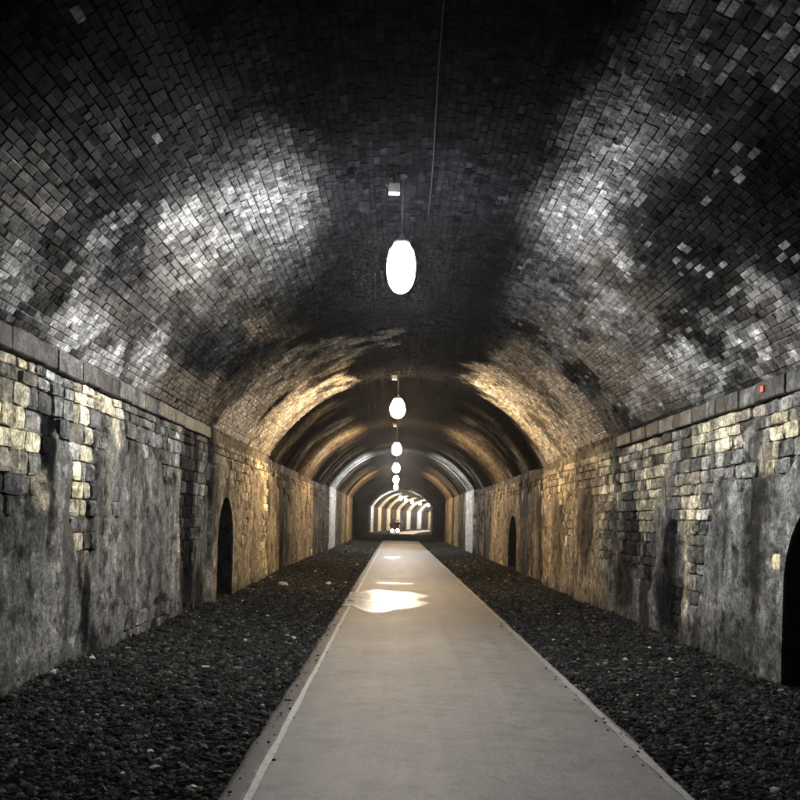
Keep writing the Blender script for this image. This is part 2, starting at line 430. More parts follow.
def strip(name, x0, x1, z, mat, jit, seed, parent):
    Yp = globals()['Yp']; Yp = Yp[Yp < 76]
    j0 = jit * (fbm(Yp * 2.2, 1, seed, 3) - .5); j1 = jit * (fbm(Yp * 2.2, 5, seed + 1, 3) - .5)
    V = np.stack([np.stack([x0 + pc(Yp) + j0, Yp, 0 * Yp + z], -1), np.stack([x1 + pc(Yp) + j1, Yp, 0 * Yp + z], -1)], 1)
    return link(name, mesh_np(name, V, grid_faces(len(Yp), 2)), mat, parent)
strip('edge_line', -.89, -.84, .0075, M_PAINT, .02, 80, path)
strip('edge_strip', PX1 - .115, PX1 - .045, .0065, M_EDGE, .03, 83, path)

# puddles
def puddle(cx_, cy, rx, ry, seed, label, mat=None, grow=1.0, z=.0115, parent=None):
    n = 48; me_v = []; rx = rx * grow; ry = ry * grow
    for i in range(n):
        a = 2 * math.pi * i / n
        k = .55 + .8 * float(fbm(np.array(2.2 * math.cos(a) + seed), np.array(2.2 * math.sin(a)), seed, 3))
        me_v.append((max(cx_ + rx * k * math.cos(a), -1.0 + .02 * math.sin(9 * a)), cy + ry * k * math.sin(a), z))
    m = MB(); m.add(me_v, [tuple(range(n))])
    if parent is not None: return m.build('damp_margin', M_DAMP, parent)
    o = m.build('puddle', mat or M_WATER, None, kind='structure'); tag(o, label)
    puddle(cx_, cy, rx, ry, seed, '', None, 1.28, .0085, o)
    return o
puddle(-.38, 20.2, .9, 2.1, 5, 'shallow bright puddle on the path left of its middle')
puddle(.02, 25.2, .5, .2, 9, 'thin puddle film on the path beyond the bright puddle', M_DAMP)
puddle(-.1, 42.5, .3, .9, 14, 'small far puddle glinting white on the path')

# loose ballast
ICO = None
def ico():
    t = (1 + 5 ** .5) / 2
    v = np.array([(-1, t, 0), (1, t, 0), (-1, -t, 0), (1, -t, 0), (0, -1, t), (0, 1, t), (0, -1, -t), (0, 1, -t), (t, 0, -1), (t, 0, 1), (-t, 0, -1), (-t, 0, 1)], float)
    f = np.array([(0, 11, 5), (0, 5, 1), (0, 1, 7), (0, 7, 10), (0, 10, 11), (1, 5, 9), (5, 11, 4), (11, 10, 2), (10, 7, 6), (7, 1, 8), (3, 9, 4), (3, 4, 2), (3, 2, 6), (3, 6, 8), (3, 8, 9), (4, 9, 5), (2, 4, 11), (6, 2, 10), (8, 6, 7), (9, 8, 1)])
    return v / np.linalg.norm(v[0]), f
def octa():
    v = np.array([(1, 0, 0), (-1, 0, 0), (0, 1, 0), (0, -1, 0), (0, 0, 1), (0, 0, -1)], float)
    f = np.array([(0, 2, 4), (2, 1, 4), (1, 3, 4), (3, 0, 4), (2, 0, 5), (1, 2, 5), (3, 1, 5), (0, 3, 5)]); return v, f
def scatter(n, y0, y1, side, r0, r1, shape):
    bv, bf = shape()
    y = rng.uniform(y0, y1, n)
    if side == -2: x = PX0 + .25 * rng.random(n) ** 3
    elif side == 2: x = PX1 - .2 * rng.random(n) ** 3
    elif side < 0: x = rng.uniform(XC - HW, PX0 + .02, n)
    else: x = rng.uniform(PX1 - .02, XC + HW, n)
    r = r0 + (r1 - r0) * rng.random(n) ** 3.0
    sc = np.stack([r * rng.uniform(.8, 1.3, n), r * rng.uniform(.7, 1.1, n), r * rng.uniform(.45, .85, n)], -1)
    V = bv[None] * sc[:, None, :] * rng.uniform(.72, 1.25, (n, len(bv), 1))
    a = rng.uniform(0, 6.283, n); b = rng.normal(0, .4, n)
    ca, sa, cb_, sb = np.cos(a)[:, None], np.sin(a)[:, None], np.cos(b)[:, None], np.sin(b)[:, None]
    X, Y, Z = V[..., 0], V[..., 1], V[..., 2]
    Y, Z = Y * cb_ - Z * sb, Y * sb + Z * cb_
    X, Y = X * ca - Y * sa, X * sa + Y * ca
    z0 = (bed_z(y, x) if abs(side) < 2 else 0.0) + .25 * sc[:, 2]
    V = np.stack([X + x[:, None], Y + y[:, None], Z + z0[:, None]], -1)
    g = np.exp(rng.normal(0, .45, n))
    c = np.array([.034, .0335, .032])[None] * g[:, None]
    warm = rng.random(n) < .1; c[warm] *= np.array([1.25, 1.05, .9])
    lt = rng.random(n); c[lt < .035] = np.array([.16, .15, .135]); c[lt < .006] = np.array([.42, .40, .36])
    c4 = np.concatenate([c, rng.uniform(.6, .85, (n, 1))], -1)
    return V.reshape(-1, 3), (bf[None] + (np.arange(n) * len(bv))[:, None, None]).reshape(-1, 3), np.repeat(c4, len(bv), 0)
def ballast(jobs, label):
    Vs, Fs, Cs, k = [], [], [], 0
    for j in jobs:
        v, f, c = scatter(*j); Vs.append(v); Fs.append(f + k); Cs.append(c); k += len(v)
    o = link('ballast', mesh_np('ballast', np.concatenate(Vs), np.concatenate(Fs), np.concatenate(Cs)), M_BALLAST, kind='stuff')
    tag(o, label, 'gravel')
ballast([(26000, 4.2, 12, -1, .008, .042, ico), (13000, 12, 26, -1, .014, .05, octa), (500, 4.2, 26, -2, .006, .02, ico), (4000, 26, 60, -1, .03, .07, octa)], 'loose dark ballast stones along the wall left of the path')
ballast([(23000, 4.2, 12, 1, .008, .042, ico), (12000, 12, 26, 1, .014, .05, octa), (450, 4.2, 26, 2, .006, .02, ico), (3500, 26, 60, 1, .03, .07, octa)], 'loose dark ballast stones along the wall right of the path')

# ---------------------------------------------------------------- vault
def vpt(y, t, off):
    a = t / ARC_R
    return np.stack([xc(y) + (ARC_R + off) * np.sin(a), y + 0 * a, ARC_Z + (ARC_R + off) * np.cos(a)], -1)
vault = empty('tunnel_vault', (XC, 0, SPR))
tag(vault, 'sooty arched brick vault roofing the whole tunnel', 'tunnel vault')
def vchild(o):
    o.parent = vault; o.matrix_parent_inverse = Matrix.Translation((-XC, 0, -SPR)); return o
vseg_labels = ['near brick vault, black with soot along the crown', 'second vault section, lime-streaked and tan with a painted lamplit band', 'third vault section, black and shiny', 'fourth vault section with lamplit rings painted white and tan', 'black unlined far section', 'far curving vault with pale ribs of light painted on']
for i, (a, b, off) in enumerate(SECTIONS):
    st = .12 if i < 2 else (.25 if i < 4 else .5)
    Yv = np.concatenate([np.arange(a, b, st), [b - .001]])
    if i: Yv = np.concatenate([[a, a], Yv])
    Tv = np.linspace(-ARC_L * 1.035, ARC_L * 1.035, 84)
    Y2, T2 = np.meshgrid(Yv, Tv, indexing='ij')
    o2 = np.full(Y2.shape, off + (.0105 if i < 2 else 0.0))
    o2 = o2 + (fbm(Y2 * .35, T2 * .5, 90, 3) - .5) * (.025 if i >= 2 else .012)
    if i == 4: o2 = o2 + (fbm(Y2 * .5, T2 * .7, 91, 4) - .5) * .5
    if i: o2[0] = max(off, SECTIONS[i - 1][2]) + .35       # the ring face where the section changes
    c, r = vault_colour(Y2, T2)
    if i < 2:    # the shell behind separate bricks is mortar
        m = np.maximum(field(Y2, T2, V_PALE, 23, .5, 1.6), .35 * field(Y2, T2, V_CLEAN, 21))
        c = mixc(c * .7, (.30, .295, .28), m * .7 * sst(fbm(Y2 * 3, T2 * 3, 33, 3), .4, .6)); r = np.maximum(r, .92)
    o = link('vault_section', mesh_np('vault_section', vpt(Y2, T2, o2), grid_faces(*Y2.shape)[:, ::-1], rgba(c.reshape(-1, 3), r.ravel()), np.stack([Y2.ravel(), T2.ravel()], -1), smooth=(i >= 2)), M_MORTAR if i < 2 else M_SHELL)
    o['label'] = vseg_labels[i]; vchild(o)

# bricks, laid in courses along the tunnel
BL, BH = .192, .0725
Br = []
NC = int(2 * ARC_L / BH)
for k in range(NC + 1):
    t = -ARC_L + .02 + (k + .5) * BH
    if t > ARC_L - .02: break
    y = 3.6 + rng.uniform(0, BL) if k % 2 else 3.6
    dy = rng.normal(0, .004)
    while y < 25.0:
        L = BL * (0.52 if rng.random() < .16 else 1.0) * rng.uniform(.96, 1.04)
        if not (y < 17.2 < y + L) and y + L < 24.98:
            Br.append((y + L / 2, t + dy + rng.normal(0, .0025), L - .007 - rng.uniform(0, .004), BH - .006 - rng.uniform(0, .0035)))
        y += L
Br = np.array(Br)
NB = len(Br)
Br[:, 1] += .05 * (fbm(Br[:, 0] * .35, Br[:, 1] * .5, 47, 3) - .5)
bc, brg = vault_colour(Br[:, 0], Br[:, 1])
tone = np.exp(rng.normal(-.03, .27, NB)); bc = bc * tone[:, None]
dk = field(Br[:, 0], Br[:, 1], V_DARK, 22)
fleck = (rng.random(NB) < .004 + .2 * (dk > .4) * (Br[:, 1] > 0) * (fbm(Br[:, 0] * 1.1, Br[:, 1] * 1.6, 37, 3) > .5)) & (np.abs(Br[:, 1]) > 1.7)
bc[fleck] = np.maximum(bc[fleck], .12 * rng.uniform(.5, 1.4, (fleck.sum(), 1)) * np.array([1, .99, .96]))
brg = np.clip(brg + rng.normal(0, .035, NB) * (brg < .8), .3, .98)
boff = sec_off(Br[:, 0]) + rng.normal(0, .0026, NB) + (rng.random(NB) < .03) * rng.uniform(.006, .012, NB)
keep = rng.random(NB) > .006
def brick_local(n):
    """12 verts per brick: back ring, shoulder ring, face; unit half sizes along x and y, metres in depth."""
    sx = np.array([-1, 1, 1, -1.]); sy = np.array([-1, -1, 1, 1.])
    V = np.zeros((n, 12, 3))
    V[:, 0:4, 0] = sx; V[:, 0:4, 1] = sy; V[:, 0:4, 2] = -.05
    V[:, 4:8, 0] = sx; V[:, 4:8, 1] = sy; V[:, 4:8, 2] = -.0045
    V[:, 8:12, 0] = sx * .94; V[:, 8:12, 1] = sy * .86
    V[:, 4:12, 0] += rng.normal(0, .03, (n, 8)); V[:, 4:12, 1] += rng.normal(0, .075, (n, 8)); V[:, 8:12, 2] += rng.normal(0, .0012, (n, 4))
    return V
BF = np.array([(8, 9, 10, 11)] + [(a + q, a + (q + 1) % 4, a + 4 + (q + 1) % 4, a + 4 + q) for a in (0, 4) for q in range(4)])
# which show largest: projected face area, in frame
def project(P):
    x, y, z = P[..., 0], P[..., 1], P[..., 2] - EYE
    a, b = x / y, -z / y
    s = math.sin(ROLL)
    return VPX + FPX * (a - s * b), VPY + FPX * (b + s * a)
ctr = vpt(Br[:, 0], Br[:, 1], 0 * Br[:, 0])
pxx, pyy = project(ctr)
inn = np.stack([-np.sin(Br[:, 1] / ARC_R), 0 * Br[:, 0], -np.cos(Br[:, 1] / ARC_R)], -1)
view = ctr - np.array([0, 0, EYE]); dist = np.linalg.norm(view, axis=1)
cosv = np.abs((inn * view).sum(1)) / dist
area = Br[:, 2] * Br[:, 3] * cosv / dist ** 2
area[(pxx < 6) | (pxx > 794) | (pyy < 6) | (pyy > 794) | ~keep] = 0
single = np.zeros(NB, bool); single[np.argsort(-area)[:290]] = True
rest = keep & ~single
LV = brick_local(NB)
def brick_world(idx):
    n = len(idx); V = LV[idx]
    ly = V[..., 0] * Br[idx, 2][:, None] / 2 + Br[idx, 0][:, None]
    lt = V[..., 1] * Br[idx, 3][:, None] / 2
    a = (Br[idx, 1] / ARC_R)[:, None]; rad = ARC_R + boff[idx][:, None] - V[..., 2]
    x = XC + rad * np.sin(a) + lt * np.cos(a); z = ARC_Z + rad * np.cos(a) - lt * np.sin(a)
    return np.stack([x, ly, z], -1)
idx = np.where(rest)[0]
BW = brick_world(idx)
o = link('brickwork', mesh_np('brickwork', BW.reshape(-1, 3), (BF[None, :, ::-1] + (np.arange(len(idx)) * 12)[:, None, None]).reshape(-1, 4), np.repeat(rgba(bc[idx], brg[idx]), 12, 0)), M_BRICK, kind='stuff')
o['label'] = 'courses of small sooty bricks laid along the vault'; vchild(o)
variants = []
for k in range(12):
    me = mesh_np('brick', LV[k] * np.array([.5, .5, 1]), BF); me.materials.append(M_BRICKO); variants.append(me)
for q, i in enumerate(np.where(single)[0]):
    b = link('brick', variants[q % 12])
    a = Br[i, 1] / ARC_R; rad = ARC_R + boff[i]
    X = Vector((0, 1, 0)); Yv_ = Vector((math.cos(a), 0, -math.sin(a))); Z = Vector((-math.sin(a), 0, -math.cos(a)))
    # local x along the tunnel, local y up the curve, local z towards the tunnel's middle
    M = Matrix(((X.x, Yv_.x, Z.x, XC + rad * math.sin(a)), (X.y, Yv_.y, Z.y, Br[i, 0]), (X.z, Yv_.z, Z.z, ARC_Z + rad * math.cos(a)), (0, 0, 0, 1)))
    b.parent = vault
    b.matrix_world = M @ Matrix.Diagonal((Br[i, 2], Br[i, 3], 1, 1))
    b.matrix_parent_inverse = Matrix.Translation((-XC, 0, -SPR))
    b.color = (*bc[i], brg[i])

# ---------------------------------------------------------------- side walls
IMP_H = .23
def wall_blobs(specs, surf): return blobs(specs, surf)
L_EXP = wall_blobs([(10, 400, 1.0, .55, 1.), (30, 440, .5, .5, 1.), (8, 480, .4, .3, .8), (60, 395, .8, .3, 1.), (85, 430, .9, .4, 1.), (83, 500, .35, .8, 1.), (125, 415, 1.2, .2, 1.), (160, 425, 1.6, .22, 1.), (190, 440, 1.3, .5, 1.), (190, 500, .75, 1.3, 1.),
                    (265, 480, .8, 1.2, .8), (235, 470, 1.5, .4, .8)], 'left')
L_CREAM = wall_blobs([(15, 365, .4, .25, .9), (10, 425, .45, .28, 1.), (22, 455, .35, .2, 1.), (38, 470, .25, .4, .9), (85, 410, .25, .45, .9), (82, 470, .22, .6, 1.), (83, 540, .22, .5, .95), (105, 405, .5, .2, .8), (118, 425, .2, .4, .5), (5, 350, .3, .2, .7),
                      (262, 500, .45, 1.6, .9), (258, 465, .8, .4, .9), (180, 470, .12, .9, .6), (178, 540, .1, .8, .5), (300, 510, 1.0, 1.5, .5)], 'left')
L_DARK = wall_blobs([(49, 440, .14, .55, 1.), (47, 520, .08, .5, .8), (84, 600, .17, .55, 1.), (90, 650, .2, .35, 1.), (78, 570, .1, .3, .8), (190, 450, .8, .8, .8), (188, 540, .55, 1.6, 1.), (5, 500, .35, .35, .6), (20, 520, .7, .4, .4), (197, 600, .5, .6, .8), (210, 480, .3, 1.2, .5),
                     (283, 530, .7, 1.8, .8), (120, 470, .1, .5, .4), (250, 560, .4, .6, .4)], 'left')
R_EXP = wall_blobs([(780, 400, .8, .35, 1.), (700, 420, 1.5, .4, 1.), (720, 450, .8, .5, 1.), (785, 440, .5, .35, 1.), (690, 490, 1.1, .6, 1.), (660, 450, 1.6, .5, 1.), (640, 470, 1.5, .8, 1.), (600, 470, 2., .6, 1.), (695, 560, .4, .7, 1.), (678, 610, .3, .5, .8), (610, 530, .8, .8, .9),
                    (570, 470, 2.5, .5, .9), (785, 565, .25, .2, .9), (630, 520, .8, .7, .8), (745, 480, .4, .3, .6)], 'right')
R_CREAM = wall_blobs([(785, 435, .45, .28, 1.), (772, 455, .35, .25, .9), (728, 425, .5, .35, .8), (745, 410, .4, .2, .7), (700, 440, .5, .35, .45), (655, 470, 1.2, .5, .55), (690, 500, .5, .6, .55), (645, 500, .6, .6, .6), (600, 455, .9, .35, .8), (568, 468, 1.2, .35, 1.), (566, 485, .8, .5, .9),
                      (687, 570, .15, .7, .7), (615, 480, .8, .5, .6), (640, 440, 1.0, .2, .5), (775, 562, .14, .06, 1.)], 'right')
R_DARK = wall_blobs([(672, 550, .45, .55, 1.), (668, 600, .6, .6, 1.), (630, 540, .6, .8, .9), (625, 580, .7, .6, .9), (590, 530, .8, .9, .7), (765, 500, .5, .3, .7), (755, 540, .4, .6, .6), (720, 520, .3, .7, .5), (645, 590, .35, .9, .9), (740, 640, 1.2, .3, .5), (560, 540, .8, 1.2, .5), (700, 640, 1.5, .25, .5), (742, 420, .16, .3, .6)], 'right')
NICHES = {'left': [(17.9, 19.6, 2.12)], 'right': [(8.15, 9.75, 2.02), (31.9, 34.2, 2.0)]}

def niche_outline(y0, y1, top, step=.05):
    w = (y1 - y0) / 2; c = (y0 + y1) / 2; rise = min(w * 1.15, .95); zs = top - rise
    pts = [(y0, z) for z in np.arange(-.16, zs, step)]
    pts += [(c - w * math.cos(a), zs + rise * math.sin(a)) for a in np.linspace(0, math.pi, 40)]
    pts += [(y1, z) for z in np.arange(-.16, zs, step)[::-1]]
    return np.array(pts), (c, w, zs, rise)
def in_niche(Y, Z, p, grow=0.0):
    c, w, zs, rise = p
    return (np.abs(Y - c) < w + grow) & ((Z < zs) | (((Y - c) / (w + grow)) ** 2 + ((Z - zs) / (rise + grow)) ** 2 < 1))

def wall_fields(side, Y, Z):
    E, C, D = (L_EXP, L_CREAM, L_DARK) if side == 'left' else (R_EXP, R_CREAM, R_DARK)
    sd = 100 if side == 'left' else 200
    e = field(Y, Z, E, sd, .28, 1.7)
    e = np.maximum(e, sst(Z + 1.1 * (fbm(Y * .7, Z * .8, sd + 70, 4) - .5), 2.35, 2.95) * .9)
    e = np.maximum(e, sst(fbm(Y * .8, Z * .7, sd + 71, 4), .56, .68) * .8); c = field(Y, Z, C, sd + 5, .10, 3.0); d = field(Y, Z, D, sd + 9, .05, 3.2)
    return e, c, d
def wall_colour(side, Y, Z):
    sd = 100 if side == 'left' else 200
    e, cr, d = wall_fields(side, Y, Z)
    n = fbm(Y * .9, Z * .5, sd + 20, 4); st = fbm(Y * 1.7, Z * .5, sd + 22, 4); f = fbm(Y * 6, Z * 5, sd + 24, 4)
    c = np.broadcast_to(np.array([.17, .167, .154]), Y.shape + (3,)) * (.2 + 1.6 * n)[..., None]
    tan = np.array([.32, .262, .18])
    c = mixc(c, tan * 1.0, sst(Y + (n - .5) * 2.5, 16.6, 18.2) * .85)
    c = c * (.35 + 1.3 * st)[..., None] * (.55 + .9 * f)[..., None]
    drip = fbm(Y * 4.0, Z * .7, sd + 26, 5)
    c = mixc(c, (.022, .021, .021), sst(drip, .6, .72) * .75)
    c = mixc(c, (.30, .28, .23), sst(-drip, -.38, -.28) * .5)
    c = mixc(c, (.24, .235, .21), sst(fbm(Y * 1.8, Z * .9, sd + 28, 4), .6, .8) * .6)
    c = mixc(c, (.66, .58, .40), cr * sst(f, .25, .5) * .95)
    c = mixc(c, (.011, .011, .012), d * .96)
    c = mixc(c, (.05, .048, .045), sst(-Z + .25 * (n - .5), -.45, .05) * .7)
    far = Y >= 25
    s2 = .6 * fbm(Y * .5, Z * .12 + 4, sd + 30, 3) + .4 * fbm(Y * 1.5, Z * 1.1, sd + 31, 4)
    fc = mixc(np.broadcast_to(np.array([.07, .058, .043]), c.shape), (.26, .21, .14), sst(s2, .35, .62)) * (.6 + .8 * f)[..., None] * (.4 + 1.2 * fbm(Y * .9, Z * .9, sd + 36, 4))[..., None]
    fc = mixc(fc, (.018, .016, .014), sst(fbm(Y * 1.1, Z * .3, sd + 37, 4), .56, .66) * .85)
    fc = mixc(fc, (.42, .36, .25), sst(fbm(Y * 1.3, Z * .7, sd + 38, 4), .6, .7) * .8)
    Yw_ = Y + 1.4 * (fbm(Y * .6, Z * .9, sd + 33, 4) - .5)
    def stripe(a, b): return sst(Yw_, a - .4, a + .4) * (1 - sst(Yw_, b - .4, b + .4)) * (.45 + .55 * sst(fbm(Y * 1.6, Z * 1.5, sd + 34, 4), .3, .55))  # bands of lamplight and shade put into the far walls' colour
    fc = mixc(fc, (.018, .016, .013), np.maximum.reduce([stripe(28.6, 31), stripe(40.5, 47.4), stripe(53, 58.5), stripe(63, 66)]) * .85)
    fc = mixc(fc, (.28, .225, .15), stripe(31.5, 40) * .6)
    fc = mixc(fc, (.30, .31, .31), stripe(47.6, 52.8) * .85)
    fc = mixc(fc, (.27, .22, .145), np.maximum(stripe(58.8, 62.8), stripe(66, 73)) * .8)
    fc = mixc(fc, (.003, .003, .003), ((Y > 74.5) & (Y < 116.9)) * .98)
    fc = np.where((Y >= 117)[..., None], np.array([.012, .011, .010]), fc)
    fc = mixc(fc, (.48, .46, .40), (Y >= 117) * sst(np.cos((Y - 119) * 2 * math.pi / 12.2), .25, .6) * .95)  # pale lamplit bars between near-black gaps, painted round the bend
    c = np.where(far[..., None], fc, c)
    r = .74 + .1 * d + .1 * (n - .5) - .12 * sst(drip, .6, .75)
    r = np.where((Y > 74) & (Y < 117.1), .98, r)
    return c, r

def side_wall(side, label):
    sg = -1 if side == 'left' else 1
    sd = 100 if side == 'left' else 200
    root = empty('tunnel_wall', (XC + sg * HW, 0, 0)); tag(root, label, 'wall')
    inv = Matrix.Translation((-(XC + sg * HW), 0, 0))
    def child(o): o.parent = root; o.matrix_parent_inverse = inv; return o
    Yw = [np.arange(-22, 3.5, .5), np.arange(3.5, 27, .045), np.arange(27, 48, .08), np.arange(48, 110, .35), np.arange(110, 236.2, .8)]
    Yw = np.concatenate(Yw)
    br = [s[0] for s in SECTIONS[1:]]
    Yw = np.sort(np.concatenate([Yw] + [[b - .002, b + .002] for b in br]))
    Zw = np.linspace(-.16, SPR + .02, 80)
    Y, Z = np.meshgrid(Yw, Zw, indexing='ij')
    e, cr, d = wall_fields(side, Y, Z)
    nearw = 1 - sst(Y, 46, 47)
    rec = sst(e + .25 * (fbm(Y * 6, Z * 6, sd + 50, 3) - .5), .42, .58) * nearw
    disp = .02 + .06 * (fbm(Y * 1.1, Z * 1.1, sd + 51, 3) - .5) + .035 * (fbm(Y * 4.2, Z * 4.2, sd + 52, 4) - .5) + .012 * (fbm(Y * 13, Z * 13, sd + 53, 3) - .5)
    disp = disp * (1 - rec) + rec * (-.04 + .6 * disp)
    disp = disp - sst(Z, SPR - IMP_H - .04, SPR - IMP_H) * .05 * (Y < 17.2)
    disp = np.where((Y >= 77) & (Y < 117), (fbm(Y * .45, Z * .6, sd + 54, 4) - .5) * .5, disp)
    rem = np.zeros(Y.shape, bool); outs = []
    for (a, b, top) in NICHES[side]:
        pts, p = niche_outline(a, b, top); outs.append((pts, p))
        w = in_niche(Y, Z, p, .22).astype(float)
        disp = disp * (1 - w) + w * .0
    F = grid_faces(*Y.shape)
    cy = Y.ravel()[F].mean(1); cz = Z.ravel()[F].mean(1)
    kill = np.zeros(len(F), bool); Yf, Zf = Y.ravel().copy(), Z.ravel().copy()
    for pts, p in outs:
        k = in_niche(cy, cz, p); kill |= k
        bnd = np.intersect1d(np.unique(F[k]), np.unique(F[~k]))
        dd = (Yf[bnd][:, None] - pts[None, :, 0]) ** 2 + (Zf[bnd][:, None] - pts[None, :, 1]) ** 2
        j = dd.argmin(1); keepz = Zf[bnd] < -.15
        Yf[bnd] = pts[j, 0]; Zf[bnd] = np.where(keepz, Zf[bnd], pts[j, 1])
    F = F[~kill]
    off = sec_off(Y).ravel()
    X = xc(Yf) + sg * (HW + off - disp.ravel())
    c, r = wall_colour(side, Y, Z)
    c = c * (1 - .55 * rec[..., None])
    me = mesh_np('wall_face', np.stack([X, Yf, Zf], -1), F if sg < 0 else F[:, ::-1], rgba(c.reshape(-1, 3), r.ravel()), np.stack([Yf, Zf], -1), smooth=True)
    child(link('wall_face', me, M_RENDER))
    # refuge niches
    for pts, p in outs:
        n = len(pts); x0 = XC + sg * (HW + float(sec_off(p[0])))
        lay = []
        for dep in (0, .05, .35, .8):
            jig = 0 if dep == 0 else .02
            q = np.stack([np.full(n, x0 + sg * dep), pts[:, 0] + jig * (fbm(pts[:, 0] * 5, pts[:, 1] * 5 + dep, 300, 3) - .5), pts[:, 1]], -1); lay.append(q)
        ce = np.array([[x0 + sg * .86, p[0], pts[:, 1].mean()]])
        V = np.concatenate(lay + [ce]); f = []
        for l in range(3):
            for i in range(n - 1): f.append((l * n + i, l * n + i + 1, (l + 1) * n + i + 1, (l + 1) * n + i))
        for i in range(n): f.append((3 * n + i, 3 * n + (i + 1) % n, 4 * n, 4 * n))
        me = bpy.data.meshes.new('niche'); me.from_pydata(V.tolist(), [], [tuple(dict.fromkeys(q)) for q in f])
        at = me.color_attributes.new('Col', 'FLOAT_COLOR', 'POINT')
        cc = np.tile(np.array([.012, .012, .012, .85]), (len(V), 1)); cc[:n] = (.05, .048, .045, .8)
        at.data.foreach_set('color', cc.astype(np.float32).ravel())
        o = child(link('niche', me, M_STONE)); o['label'] = 'black arched refuge niche in the wall'
    # exposed stones, laid in rough courses
    stones = []
    z = .05
    while z < SPR - IMP_H - .1:
        h = min(rng.uniform(.13, .24), SPR - IMP_H - .012 - z)
        if SPR - IMP_H - (z + h) < .1: h = SPR - IMP_H - .012 - z
        y = 5.0 + rng.uniform(0, .4)
        while y < 46.5:
            L = rng.uniform(.18, .45) * (1 if rng.random() < .8 else .6)
            stones.append((y + L / 2, z + h / 2, L - rng.uniform(.012, .03), h - rng.uniform(.01, .026)))
            y += L
        z += h
    stones = np.array(stones)
    es, _, _ = wall_fields(side, stones[:, 0], stones[:, 1])
    ok = es > .36
    for a in (-1, 1):
        for b in (-1, 1):
            for pts, p in outs: ok &= ~in_niche(stones[:, 0] + a * stones[:, 2] / 2, stones[:, 1] + b * stones[:, 3] / 2, p, .04)
    for bq in br: ok &= np.abs(stones[:, 0] - bq) > stones[:, 2] / 2 + .01
    stones = stones[ok]; n = len(stones)
    sc_, sr_ = wall_colour(side, stones[:, 0], stones[:, 1])
    sc_ = sc_ * np.exp(rng.normal(.12, .3, n))[:, None] * (1 + rng.normal(0, .018, (n, 3)))
    proud = np.clip(rng.normal(.004, .013, n), -.03, .04)
    # 4x4 face grid with the rim pulled back, plus sides
    def stone_mesh():
        g = np.array([-1, -.62, .62, 1.]); V = []
        for i in range(4):
            for j in range(4):
                rim = (i in (0, 3)) + (j in (0, 3))
                V.append((g[i] * (.96 if rim == 2 else 1), g[j] * (.94 if rim == 2 else 1), [0, -.006, -.016][rim]))
        V = np.array(V); V[:, :2] += rng.normal(0, .055, (16, 2)); V[:, 2] += rng.normal(0, .007, 16)
        ring = [0, 1, 2, 3, 7, 11, 15, 14, 13, 12, 8, 4]
        back = V[ring].copy(); back[:, 2] = -.15
        f = [tuple(q) for q in grid_faces(4, 4)] + [(ring[(k + 1) % 12], ring[k], 16 + k, 16 + (k + 1) % 12) for k in range(12)]
        return np.concatenate([V, back]), np.array(f)
    vs = [stone_mesh() for _ in range(14)]
    mes = []
    for V, f in vs:
        me = mesh_np('stone', V * np.array([.5, .5, 1]), f); me.materials.append(M_STONEO); mes.append(me)
    far_v, far_f, far_c, kk = [], [], [], 0
    dist_ = stones[:, 0]
    order = np.argsort(dist_ / np.sqrt(stones[:, 2] * stones[:, 3]))
    P = np.stack([np.full(n, XC + sg * HW), stones[:, 0], stones[:, 1]], -1); qx, qy = project(P)
    vis = (qx > -4) & (qx < 804)
    cnt = 0
    for i in order:
        y, z, L, h = stones[i]
        xs = XC + sg * (HW + float(sec_off(y)) - proud[i])
        # local x along the tunnel, y up, z towards the middle of the tunnel
        M = Matrix(((0, 0, -sg, xs), (sg if False else 1, 0, 0, y), (0, 1, 0, z), (0, 0, 0, 1)))
        tilt = Matrix.Rotation(rng.normal(0, .02), 4, 'Z') @ Matrix.Rotation(rng.normal(0, .03), 4, 'X') @ Matrix.Rotation(rng.normal(0, .03), 4, 'Y')
        if cnt < 290 and vis[i]:
            o = link('stone', mes[i % 14]); o.parent = root
            o.matrix_world = M @ tilt @ Matrix.Diagonal((L, h, 1, 1)); o.matrix_parent_inverse = inv
            o.color = (*sc_[i], float(sr_[i])); cnt += 1
        else:
            V, f = vs[i % 14]
            Wd = (np.array(M @ tilt) @ np.concatenate([V * np.array([L / 2, h / 2, 1]), np.ones((len(V), 1))], 1).T).T[:, :3]
            far_v.append(Wd); far_f.append(f + kk); kk += len(V); far_c.append(np.tile([*sc_[i], sr_[i]], (len(V), 1)))
    if far_v:
        o = child(link('stonework', mesh_np('stonework', np.concatenate(far_v), np.concatenate(far_f), np.concatenate(far_c)), M_STONE, kind='stuff'))
        o['label'] = 'smaller exposed wall stones'
    # the band of long dressed stones the vault springs from
    y = 4.6
    while y < 17.0:
        L = rng.uniform(.45, .8) if sg < 0 else rng.uniform(.22, .6); L = min(L, 17.17 - y)
        if 17.17 - (y + L) < .3: L = 17.17 - y
        m = MB(); m.box((0, 0, 0), (.16, L - .012, IMP_H - .012 - rng.uniform(0, .01)), .012)
        o = m.build('impost_stone', M_STONEO, root)
        o.matrix_world = Matrix.Translation((XC + sg * (HW + .05 - rng.uniform(-.015, .02)), y + L / 2, SPR - IMP_H / 2 + rng.normal(0, .004))) @ Matrix.Rotation(rng.normal(0, .008), 4, 'Z')
        o.matrix_parent_inverse = inv
        k = math.exp(rng.normal(0, .4)) * .075; o.color = (k, k * 1.0, k * .97, .6)
        y += L
        if L < .05: break
    print(side, 'stones', n, 'single', cnt)
    return root
side_wall('left', 'grey rendered stone tunnel wall left of the path, cream-streaked, one niche in view')
side_wall('right', 'rough stone tunnel wall right of the path with two black niches')

